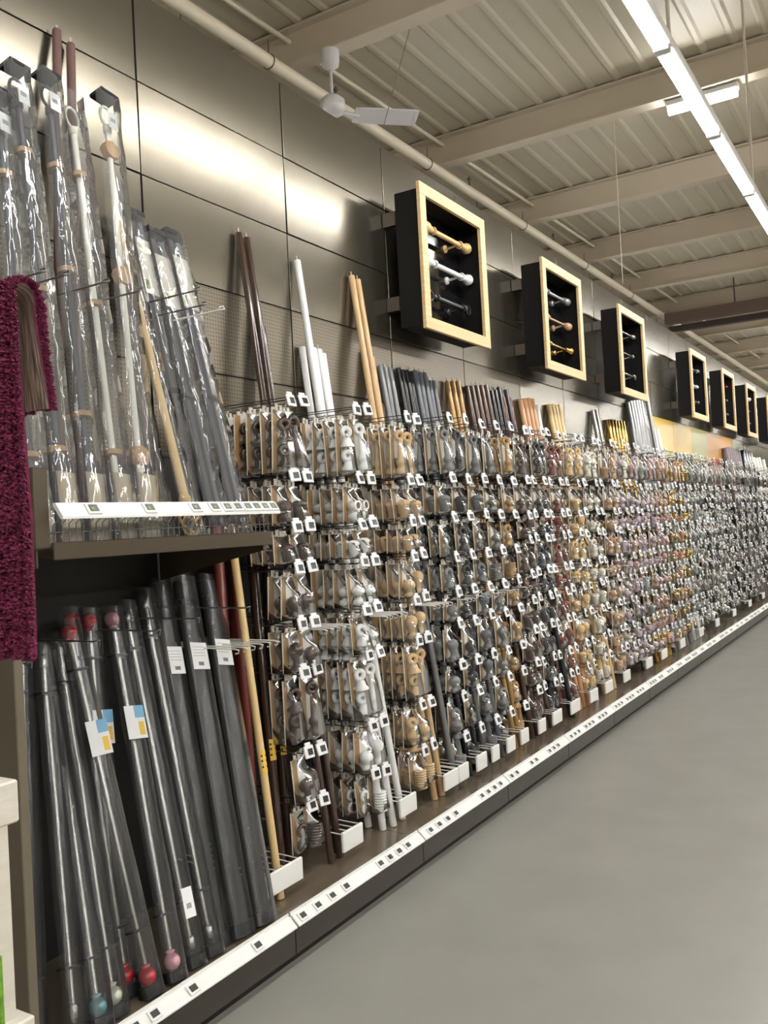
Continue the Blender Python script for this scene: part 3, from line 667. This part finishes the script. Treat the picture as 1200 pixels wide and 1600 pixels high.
for i, (xa, n_, z) in enumerate(((2.70, 6, 1.20), (3.31, 5, 1.20), (3.84, 5, 1.20), (4.36, 5, 1.20), (4.76, 3, 1.195), (4.98, 3, 1.195), (5.20, 3, 1.19), (5.42, 3, 1.19), (5.67, 3, 1.19), (6.0, 3, 1.185), (6.33, 3, 1.185), (6.69, 3, 1.18), (7.12, 4, 1.18), (7.55, 4, 1.18), (8.05, 4, 1.18))):
    t = thing('pole_divider', 'row of white prongs holding poles apart, %s from the left' % ORD[i], 'pole divider', (xa, WY - 0.004, z), group='white pole dividers')
    MB().box(-0.01, 0.055*n_ - 0.04, -0.012, 0.0, -0.01, 0.01).build('bar', WIREW, t)
    for k in range(n_):
        xx = k*0.05; L_ = 0.375
        MB().tube([(xx, -0.01, 0), (xx, -L_, 0.0), (xx + 0.01, -L_ - 0.012, -0.006), (xx + 0.012, -L_ - 0.006, -0.018), (xx + 0.004, -L_ + 0.004, -0.02)], 0.0032, 5).build('prong', WIREW, t)

# ------------------------------------------------------------------ upper shelf of the first bay
t = thing('wire_shelf', 'brown shelf with wire front guard and white price rail', 'shelf', (BX0, 0, 0))
MB().bbox(0.0, 1.0, 2.17, WY - 0.004, 1.615, 1.645, 0.003).build('shelf_board', TAUPE, t)
MB().bbox(0.0, 1.0, 2.165, 2.18, 1.61, 1.662, 0.003).build('front_lip', TAUPE, t)
MB().bbox(-0.055, -0.002, 2.175, 2.20, 1.645, 1.88, 0.003).build('end_post', TAUPE, t)
WG = MB().tube([(0, 2.172, 1.655), (0, 2.172, 1.715), (0.006, 2.16, 1.728), (0.0, 2.165, 1.745)], 0.0022, 4).mesh('guard_wire', WIRE)
for k in range(40): link('guard_wire', WG, t, (0.012 + k*0.0250, 0, 0))
MB().tube([(0, 2.176, 1.69), (1, 2.176, 1.69)], 0.0022, 4).build('guard_bar', WIRE, t)
rl = MB(); sec = [(2.120, 1.728), (2.120, 1.736), (2.150, 1.776), (2.162, 1.776), (2.162, 1.768), (2.130, 1.728)]
v = [(x, a, b) for x in (0.0, 1.0) for a, b in sec]
rl.add(v, [tuple(range(6))[::-1], tuple(range(6, 12))] + [(i, (i+1) % 6, 6 + (i+1) % 6, 6 + i) for i in range(6)])
rr_ = rl.build('price_rail', WHITE, t)
for q in (0.12, 0.345, 0.555, 0.65, 0.715, 0.77, 0.825, 0.875, 0.925, 0.972):
    link('price_tag', SHELFTAG, rr_, (q, 2.1325, 1.756), (-math.radians(36), 0, 0))
for xx in (-0.035, 0.985):
    mb = MB(); v = [(xx, 2.2, 1.64), (xx, WY - 0.01, 1.64), (xx, WY - 0.01, 1.48), (xx, 2.2, 1.59)]; v += [(p[0] + 0.006, p[1], p[2]) for p in v]
    mb.add(v, [(0, 1, 2, 3), (7, 6, 5, 4), (0, 4, 5, 1), (1, 5, 6, 2), (2, 6, 7, 3), (3, 7, 4, 0)]); mb.build('shelf_bracket', TAUPE, t)

# wire hooks between the tall packs
for i, (xx, z, L_) in enumerate(((1.80, 2.50, 0.46), (1.89, 2.51, 0.46), (2.05, 2.52, 0.46), (2.20, 2.52, 0.46), (2.49, 2.58, 0.46), (2.52, 2.53, 0.46), (2.62, 2.53, 0.46))):
    tag(MB().tube([(xx, WY - 0.004, z), (xx, WY - L_, z), (xx + 0.012, WY - L_ - 0.014, z + 0.004), (xx + 0.016, WY - L_ - 0.004, z + 0.016), (xx + 0.004, WY - L_ + 0.008, z + 0.012)], 0.0035, 6).build('divider_hook', WIRE if i < 6 else WIREW),
        'bare wire hook between the tall packs, %s from the left' % ORD[i], 'hook', 'bare hooks above the shelf')
for i, (xx, z) in enumerate(((1.72, 1.30), (1.98, 1.33), (2.25, 1.33), (2.45, 1.35), (2.74, 1.36))):
    tag(MB().tube([(xx, WY - 0.004, z), (xx, 2.36, z), (xx + 0.012, 2.346, z + 0.004), (xx + 0.016, 2.356, z - 0.016)], 0.0035, 6).build('divider_hook', WIRE),
        'bare wire hook below the shelf, %s from the left' % ORD[i], 'hook', 'bare hooks below the shelf')

def sleeve_mb(L_, w, d, seg=26, jit=0.004, taper=0.0, smooth=True):
    """crinkled clear box around a rod"""
    mb = MB(); ring = []
    for i in range(seg + 1):
        z = L_*i/seg; k = 1.0 - taper*(i/seg)
        pts = [(-w/2, -d/2), (0, -d/2), (w/2, -d/2), (w/2, 0), (w/2, d/2), (0, d/2), (-w/2, d/2), (-w/2, 0)]
        ring.append([(px*k + R.uniform(-jit, jit), py*k + R.uniform(-jit, jit), z) for px, py in pts])
    v = [p for r in ring for p in r]
    mb.add(v, [(8*i+j, 8*i+(j+1) % 8, 8*i+8+(j+1) % 8, 8*i+8+j) for i in range(seg) for j in (7, 0, 1, 2)], 0, smooth)
    return mb
CAP = mat('smoky end cap', (38, 40, 46), 0.25); SPACER = mat('cardboard spacer', (186, 152, 112), 0.8); BASECARD = mat('beige base card', (198, 186, 162), 0.7)
ROD_D = mat('dark iron rod', (58, 60, 66), 0.35, 0.4); ROD_W = mat('cream white rod', (222, 220, 208), 0.35)
def sticker(t, y, z, w=0.045, h=0.075, x=0.0):
    s_ = MB().box(x - w/2, x + w/2, y - 0.001, y, z, z + h, 0)
    for k in range(6): s_.box(x - 0.012 + k*0.004, x - 0.0102 + k*0.004, y - 0.0016, y - 0.0008, z + 0.03, z + 0.048, 1)
    return s_.build('label', [LBLW, INK], t)
def ring_rod_pack(base, top, rodm, label, w=0.082, d=0.07, spacers=(0.18, 0.5, 0.8), cap=True, stick=True, octo=False):
    L_ = (Vector(top) - Vector(base)).length
    t = thing('rod_pack', label, 'rod pack', base, frame_to(base, top), 'tall clear rod packs on the shelf')
    rod = MB().tube([(0, 0, 0.17), (0, 0, L_ - 0.17)], 0.0115, 10).build('rod', rodm, t)
    for zz, s in ((0.17, -1), (L_ - 0.17, 1)):
        f_ = MB().lathe([(0.011, 0), (0.017, s*0.004), (0.017, s*0.03), (0.008, s*0.036)], 10, (0, 0, zz))
        pts = []
        for k in range(15):
            a = PI*2*k/14; pts.append((0.030*math.sin(a)*(1 if s > 0 else 1), 0, zz + s*(0.03 + 0.045*(1 - math.cos(a)))))
        f_.tube(pts, 0.006, 6, caps=False).build('finial', rodm, rod)
    for q in spacers:
        (MB().lathe([(0.037, -0.02), (0.037, 0.012)], 8, (0, 0, L_*q), (0, 1, 0)) if octo else MB().lathe([(0.034, -0.009), (0.034, 0.009)], 6, (0, 0, L_*q))).build('spacer', SPACER, t)
    MB().box(-w/2 + 0.006, w/2 - 0.006, -d/2 + 0.004, -d/2 + 0.007, 0.005, 0.235).build('base_card', BASECARD, t)
    if cap: MB().bbox(-w/2, w/2, -d/2, d/2, L_ - 0.012, L_ + 0.004, 0.002).build('end_cap', CAP, t)
    if stick: sticker(t, -d/2 + 0.002, L_ - 0.17)
    sleeve_mb(L_, w, d).build('sleeve', FILML, t)
    return t
SB = 1.648
ring_rod_pack((1.735, 2.30, SB), (1.944, 2.68, 3.22), ROD_D, 'clear tall rod pack at the far left edge, mostly behind the rug')
ring_rod_pack((1.845, 2.30, SB), (2.02, 2.68, 3.35), ROD_D, 'clear tall pack with dark ringed rod, first whole one from the left')
ring_rod_pack((1.955, 2.30, SB), (2.155, 2.68, 3.375), ROD_D, 'clear tall pack with dark ringed rod and black cap, second from left', spacers=(0.25, 0.55, 0.78))
ring_rod_pack((2.055, 2.28, SB), (2.255, 2.68, 3.335), ROD_W, 'clear tall pack with white ringed rod, left of the lone white one', cap=False, stick=False)
ring_rod_pack((2.145, 2.27, SB), (2.417, 2.67, 3.395), ROD_W, 'clear tall pack with white rod and two octagonal spacers, rightmost of the ringed ones', w=0.09, spacers=(0.17, 0.56, 0.86), octo=True)
ring_rod_pack((1.80, 2.42, SB), (1.99, 2.72, 3.25), ROD_W, 'clear tall pack standing behind the dark ringed ones', stick=False)
# long plum-brown poles standing behind the clear packs
for i, (b_, t_) in enumerate((((1.98, 2.5, SB), (2.262, 2.74, 3.61)), ((2.06, 2.5, SB), (2.325, 2.74, 3.59)))):
    L_ = (Vector(t_) - Vector(b_)).length
    t = thing('wrapped_pole', '%s tall plum-brown pole behind the clear packs' % ('left' if i == 0 else 'right'), 'pole', b_, frame_to(b_, t_), 'tall wrapped poles on the shelf')
    link('shaft', pole_mesh(L_, 0.017), t, material=mat('plum brown lacquer', (100, 78, 74), 0.3)); link('wrap_tip', TUFT, t, (0, 0, L_ - 0.002))
# twisted-finial poles on the shelf
def twist_pole(base, top, m_, label):
    L_ = (Vector(top) - Vector(base)).length
    t = thing('finial_pole', label, 'pole', base, frame_to(base, top), 'poles with twisted finials on the shelf')
    MB().lathe([(0.016, 0.17), (0.016, L_)], 12).build('shaft', m_, t)
    f_ = MB()
    for k in range(4):
        pts = []
        for j in range(13):
            u = j/12; a = k*PI/2 + u*PI*1.2; rr = 0.012 + 0.022*math.sin(PI*u); pts.append((rr*math.cos(a), rr*math.sin(a), 0.012 + 0.13*u))
        f_.tube(pts, 0.0055, 5)
    f_.lathe([(0.012, 0.0), (0.014, 0.014)], 10).lathe([(0.016, 0.135), (0.022, 0.145), (0.022, 0.16), (0.016, 0.17)], 12).build('finial', m_, t)
    sleeve_mb(L_ - 0.1, 0.062, 0.055, 18, 0.003).build('sleeve', FILML, t)
twist_pole((2.345, 2.24, SB), (2.45, 2.69, 3.0), COLM['pine'], 'pale wood pole with twisted finial standing on the shelf')
twist_pole((2.27, 2.30, SB), (2.47, 2.72, 2.75), COLM['dark oak'], 'brown pole with twisted finial left of the pale wood one')
# flat black-capped packs
def flat_pack(base, top, label, w=0.085, d=0.045, cardz=(0.72, 0.9)):
    L_ = (Vector(top) - Vector(base)).length
    t = thing('rail_pack', label, 'rail pack', base, frame_to(base, top), 'flat clear rail packs on the shelf')
    for s in (-1, 1): MB().bbox(s*0.02 - 0.011, s*0.02 + 0.011, -0.008, 0.012, 0.05, L_ - 0.05, 0.002).build('rail', mat('dark grey rail', (96, 98, 102), 0.35, 0.3), t)
    MB().box(-w/2 + 0.006, w/2 - 0.006, -d/2 + 0.003, -d/2 + 0.006, L_*cardz[0], L_*cardz[1], 0).box(-w/2 + 0.012, -w/2 + 0.03, -d/2 + 0.0015, -d/2 + 0.003, L_*cardz[0] + 0.02, L_*cardz[0] + 0.06, 1).build('insert_card', [CARDW, SCREENG], t)
    MB().bbox(-w/2, w/2, -d/2, d/2, L_ - 0.03, L_, 0.002).build('end_cap', mat('black end cap', (24, 24, 26), 0.3), t)
    for q in (0.06, 0.42): MB().bbox(-w/2, w/2, -d/2, d/2, L_*q, L_*q + 0.02, 0.002).build('spacer', mat('black end cap', (24, 24, 26), 0.3), t)
    sleeve_mb(L_, w, d, 22, 0.005).build('sleeve', FILML, t)
flat_pack((2.43, 2.30, SB), (2.565, 2.70, 2.99), 'flat clear pack with black cap, leftmost and rearmost of the three')
flat_pack((2.515, 2.27, SB), (2.655, 2.68, 2.93), 'flat clear pack with black cap, middle one of the three', w=0.1)
flat_pack((2.625, 2.26, SB), (2.755, 2.68, 2.95), 'flat clear pack with black cap and white card, rightmost of the three', w=0.1)

# ------------------------------------------------------------------ lower packs on the deck
def chrome_pack(base, top, tm, bm, label, w=0.075, header=False, lab=None, bagcol=FILMD):
    L_ = (Vector(top) - Vector(base)).length
    t = thing('chrome_rod_pack', label, 'rod pack', base, frame_to(base, top), 'chrome rods in clear sleeves below the shelf')
    a, b = 0.10, L_ - 0.075
    rod = MB().tube([(0, 0, a), (0, 0, b)], 0.0085, 10).build('rod', CHROME, t)
    MB().tube([(0, 0, L_*0.5), (0, 0, b)], 0.0105, 10).build('outer_tube', CHROME, rod)
    for zz, s, m_ in ((a, -1, bm), (b, 1, tm)):
        f_ = MB()
        if m_ is None:
            f_.lathe([(0.012, 0), (0.016, s*0.006), (0.016, s*0.04), (0.008, s*0.05)], 12, (0, 0, zz)).build('finial', CHROME, rod)
        else:
            f_.lathe([(0.012, 0), (0.018, s*0.005), (0.012, s*0.012)] + [(0.029*math.sin(q), s*(0.038 - 0.029*math.cos(q))) for q in (0.45, 0.8, 1.15, 1.5, 1.85, 2.2, 2.55, 2.9, 3.12)], 16, (0, 0, zz)).build('finial', COLM[m_], rod)
    MB().bbox(-w/2 + 0.002, w/2 - 0.002, -0.024, 0.024, 0.0, 0.035, 0.002).build('base_cap', mat('black end cap', (24, 24, 26), 0.3), t)
    for q in (0.16, 0.86): MB().bbox(-w/2 + 0.004, w/2 - 0.004, -0.02, 0.02, L_*q, L_*q + 0.008, 0.001).build('spacer', mat('black end cap', (24, 24, 26), 0.3), t)
    if header:
        MB().box(-0.045, 0.045, -0.0315, -0.03, L_*0.62, L_*0.62 + 0.12, 0).box(0.0, 0.045, -0.0325, -0.0312, L_*0.62 + 0.075, L_*0.62 + 0.12, 1).box(0.012, 0.036, -0.0325, -0.0312, L_*0.62 + 0.012, L_*0.62 + 0.06, 2).build('header_card', [LBLW, BLUE, LBLY], t)
    if lab is not None: sticker(t, -0.0275, L_*lab, 0.05, 0.1)
    sleeve_mb(L_ + 0.01, w, 0.05, 12, 0.0015).build('sleeve', bagcol, t)
D0 = DECK + 0.002
LOW = [((1.64, 2.30, D0), (1.947, 2.69, 1.32), None, None, 'chrome rod pack farthest left, beside the side panel', False, None),
 ((1.76, 2.26, D0), (2.005, 2.66, 1.30), None, None, 'thin chrome rod pack second from the left below the shelf', False, None),
 ((1.835, 2.24, D0), (2.045, 2.68, 1.31), None, 'teal', 'chrome rod pack with a teal ball at the bottom', False, None),
 ((1.905, 2.25, D0), (2.075, 2.66, 1.33), None, 'sage', 'chrome rod pack with a pale sage ball at the bottom', False, None),
 ((2.045, 2.24, D0), (2.10, 2.64, 1.375), 'red', 'red', 'chrome rod pack with red balls, leftmost top ball and front bottom ball', True, None),
 ((2.01, 2.31, D0), (2.164, 2.70, 1.41), 'red', 'red', 'chrome rod pack with red balls standing just behind the front red one', False, None),
 ((2.03, 2.37, D0), (2.227, 2.68, 1.40), 'red', None, 'chrome rod pack with red top ball left of the pink one', True, None),
 ((2.15, 2.24, D0), (2.323, 2.67, 1.395), 'pink', 'pink', 'chrome rod pack with pale pink balls at both ends', True, None),
 ((2.255, 2.25, D0), (2.403, 2.68, 1.41), None, None, 'chrome rod pack with black foot right of the pink ball', False, 0.12),
 ((2.345, 2.25, D0), (2.497, 2.68, 1.45), None, None, 'chrome rod pack nearest the black packs', False, None)]
for b_, t_, tm, bm, lb, hd, la in LOW: chrome_pack(b_, t_, tm, bm, lb, header=hd, lab=la)
DARKF = mat('black textile', (34, 36, 36), 0.8, noise=((40, 40, 6), (50, 54, 50), 1))
def dark_pack(base, top, label, w=0.105, stick=True):
    L_ = (Vector(top) - Vector(base)).length
    t = thing('dark_rail_pack', label, 'rail pack', base, frame_to(base, top), 'black packs below the shelf')
    MB().bbox(-w/2 + 0.012, w/2 - 0.012, -0.016, 0.02, 0.04, L_ - 0.12, 0.008).build('black_rail', DARKF, t)
    MB().tube([(-0.02, 0, 0.05), (-0.02, 0, L_ - 0.05)], 0.014, 8).build('rod', mat('black lacquer', (28, 28, 31), 0.22), t)
    MB().bbox(-w/2, w/2, -0.022, 0.022, 0.0, 0.05, 0.004).build('end_cap', mat('black end cap', (24, 24, 26), 0.3), t)
    MB().bbox(-w/2 + 0.01, w/2 - 0.01, -0.02, 0.02, L_ - 0.1, L_ - 0.02, 0.006).build('fittings_bag', DARKF, t)
    if stick:
        s_ = MB().box(-w/2 + 0.008, w/2 - 0.004, -0.0285, -0.0275, L_ - 0.40, L_ - 0.29, 0)
        for k in range(6): s_.box(-0.012 + k*0.005, -0.0092 + k*0.005, -0.0292, -0.0283, L_ - 0.385, L_ - 0.37, 1)
        for k in range(4): s_.box(-0.035, 0.03, -0.0290, -0.0283, L_ - 0.31 - k*0.012, L_ - 0.3075 - k*0.012, 2)
        s_.build('label', [LBLW, INK, mat('grey print', (170, 172, 172), 0.6)], t)
    sleeve_mb(L_, w, 0.052, 12, 0.0015).build('sleeve', FILMD, t)
dark_pack((2.40, 2.27, D0), (2.60, 2.70, 1.49), 'black rail pack with narrow white label, left one of three', w=0.09)
dark_pack((2.50, 2.25, D0), (2.715, 2.68, 1.49), 'black rail pack with white label, middle one of three')
dark_pack((2.615, 2.24, D0), (2.855, 2.67, 1.485), 'black rail pack with white label, right one of three')

# ------------------------------------------------------------------ rug over its arm, white stand, grass mat
t = thing('shaggy_rug', 'burgundy shaggy rug folded over an arm at the left edge', 'rug', (0, 0, 0))
path = [(0.95, 1.47), (0.95, 1.7), (0.95, 1.9), (0.95, 2.075)]
for k in range(1, 8):
    a = PI*k/8; path.append((0.986 - 0.036*math.cos(a), 2.07 + 0.036*math.sin(a)))
path += [(1.024, 2.06), (1.034, 1.98), (1.042, 1.90)]
def yoff(i): return 0.052*max(0.0, min(1.0, (i - 3)/9.0))
def nrm(i):
    a = Vector((path[max(i-1, 0)][0], 0, path[max(i-1, 0)][1])); b = Vector((path[min(i+1, len(path)-1)][0], 0, path[min(i+1, len(path)-1)][1]))
    d = (b - a).normalized(); return Vector((-d.z, 0, d.x))
Y0, Y1 = 1.278, 1.80
bm_ = MB(); th = 0.006; NY = 24
ys = [Y0 + (Y1 - Y0)*j/NY for j in range(NY + 1)]
out, inn = [], []
for i, (px, pz) in enumerate(path):
    nv = nrm(i)
    for j, yy in enumerate(ys):
        wv = 0.006*math.sin(yy*38 + pz*6) + (0.006*math.sin(pz*30) if j == 0 else 0)
        out.append((px + nv.x*th + wv, yy + yoff(i), pz + nv.z*th)); inn.append((px + wv, yy + yoff(i), pz))
def gridf(rev=False, o=0):
    fs = []
    for i in range(len(path) - 1):
        for j in range(NY):
            q = (i*(NY+1)+j, (i+1)*(NY+1)+j, (i+1)*(NY+1)+j+1, i*(NY+1)+j+1); fs.append(q[::-1] if rev else q)
    return fs
bm_.add(out, gridf(), 0, True); bm_.add(inn, gridf(True), 1, True)
for i in range(len(path) - 1):
    bm_.add([out[i*(NY+1)], out[(i+1)*(NY+1)], inn[(i+1)*(NY+1)], inn[i*(NY+1)]], [(0, 1, 2, 3)], 0)
BACKING = mat('ribbed rug backing', (196, 176, 162), 0.9, noise=((8, 220, 14), (120, 100, 92), 1), bump=((10, 260, 20), 0.8, 0.01))
BURG = mat('burgundy pile', (112, 24, 66), 0.85, noise=((70, 70, 70), (84, 12, 44), 1))
bm_.build('backing', [BURG, BACKING], t)
pl = MB()
def tuft(p, nv, L_, r):
    p = Vector(p); d = (Vector(nv) + Vector((R.uniform(-.7, .7), R.uniform(-.7, .7), R.uniform(-.9, .3)))).normalized(); a = d.orthogonal().normalized(); b = d.cross(a)
    bs = [p + (a*math.cos(q) + b*math.sin(q))*r for q in (0.0, 2.1, 4.2)]
    mid = [p + d*L_*0.6 + (a*math.cos(q) + b*math.sin(q))*r*1.1 for q in (0.5, 2.6, 4.7)]
    pl.add(bs + mid + [p + d*L_], [(0, 1, 4, 3), (1, 2, 5, 4), (2, 0, 3, 5), (3, 4, 6), (4, 5, 6), (5, 3, 6)], 0)
seglen = [math.hypot(path[i+1][0]-path[i][0], path[i+1][1]-path[i][1]) for i in range(len(path)-1)]; tot = sum(seglen)
for _ in range(14000):
    u = R.random()*tot; i = 0
    while i < len(seglen) - 1 and u > seglen[i]: u -= seglen[i]; i += 1
    f_ = u/seglen[i]; px = path[i][0] + (path[i+1][0]-path[i][0])*f_; pz = path[i][1] + (path[i+1][1]-path[i][1])*f_
    nv = nrm(i)*(1-f_) + nrm(i+1)*f_ if 0 < i else Vector((-1, 0, 0))
    yy = Y0 + (Y1 - Y0)*(R.random()**1.5); edge = yy < Y0 + 0.012
    tuft((px + nv.x*th + 0.006*math.sin(yy*38 + pz*6), yy + yoff(i + f_), pz + nv.z*th), nv + (Vector((0, -1.2, 0)) if edge else Vector((0, 0, 0))), R.uniform(0.007, 0.014), R.uniform(0.0026, 0.0046))
for _ in range(700):
    u = R.random()*tot; i = 0
    while i < len(seglen) - 1 and u > seglen[i]: u -= seglen[i]; i += 1
    f_ = u/seglen[i]; px = path[i][0] + (path[i+1][0]-path[i][0])*f_; pz = path[i][1] + (path[i+1][1]-path[i][1])*f_
    nv = nrm(i)
    tuft((px + nv.x*th, Y0 + yoff(i + f_), pz + nv.z*th), nv + Vector((0, -0.8, 0)), R.uniform(0.006, 0.013), 0.003)
o = pl.build('pile', BURG, t); o['kind'] = 'stuff'
tag(MB().tube([(0.975, 1.5, 2.068), (0.975, WY, 2.068)], 0.016, 10).tube([(0.975, 1.502, 2.068), (0.975, 1.49, 2.068)], 0.02, 10).build('rug_arm', WIREB), 'black arm inside the fold of the burgundy rug', 'arm')

t = thing('white_stand', 'white-painted wooden stand with square post at the lower left edge', 'stand', (0, 0, 0))
WW = mat('white painted wood', (222, 217, 206), 0.6, noise=((8, 8, 30), (212, 206, 193), 1), bump=((20, 20, 90), 0.25, 0.003))
MB().bbox(0.95, 1.02, 1.469, 1.54, 0.0, 1.175, 0.004).build('post', WW, t)
MB().bbox(0.93, 1.04, 1.463, 1.62, 1.150, 1.228, 0.004).build('cap', WW, t)
MB().bbox(0.93, 1.04, 1.445, 1.62, 0.70, 0.80, 0.004).build('cross_rail', WW, t)
t = thing('grass_mat', 'bright green artificial grass mat in front of the white stand', 'mat', (0, 0, 0))
GREEN = mat('artificial grass', (122, 168, 52), 0.8, noise=((80, 80, 80), (90, 138, 34), 1))
MB().bbox(0.90, 0.912, 1.345, 1.62, 0.30, 0.985, 0.003).build('mat_backing', GREEN, t)
pl = MB()
for _ in range(3500):
    tuft((0.90, 1.345 + 0.27*R.random()**1.4, R.uniform(0.5, 0.985)), (-1, -0.3, 0.2), R.uniform(0.01, 0.022), 0.002)
o = pl.build('blades', GREEN, t); o['kind'] = 'stuff'
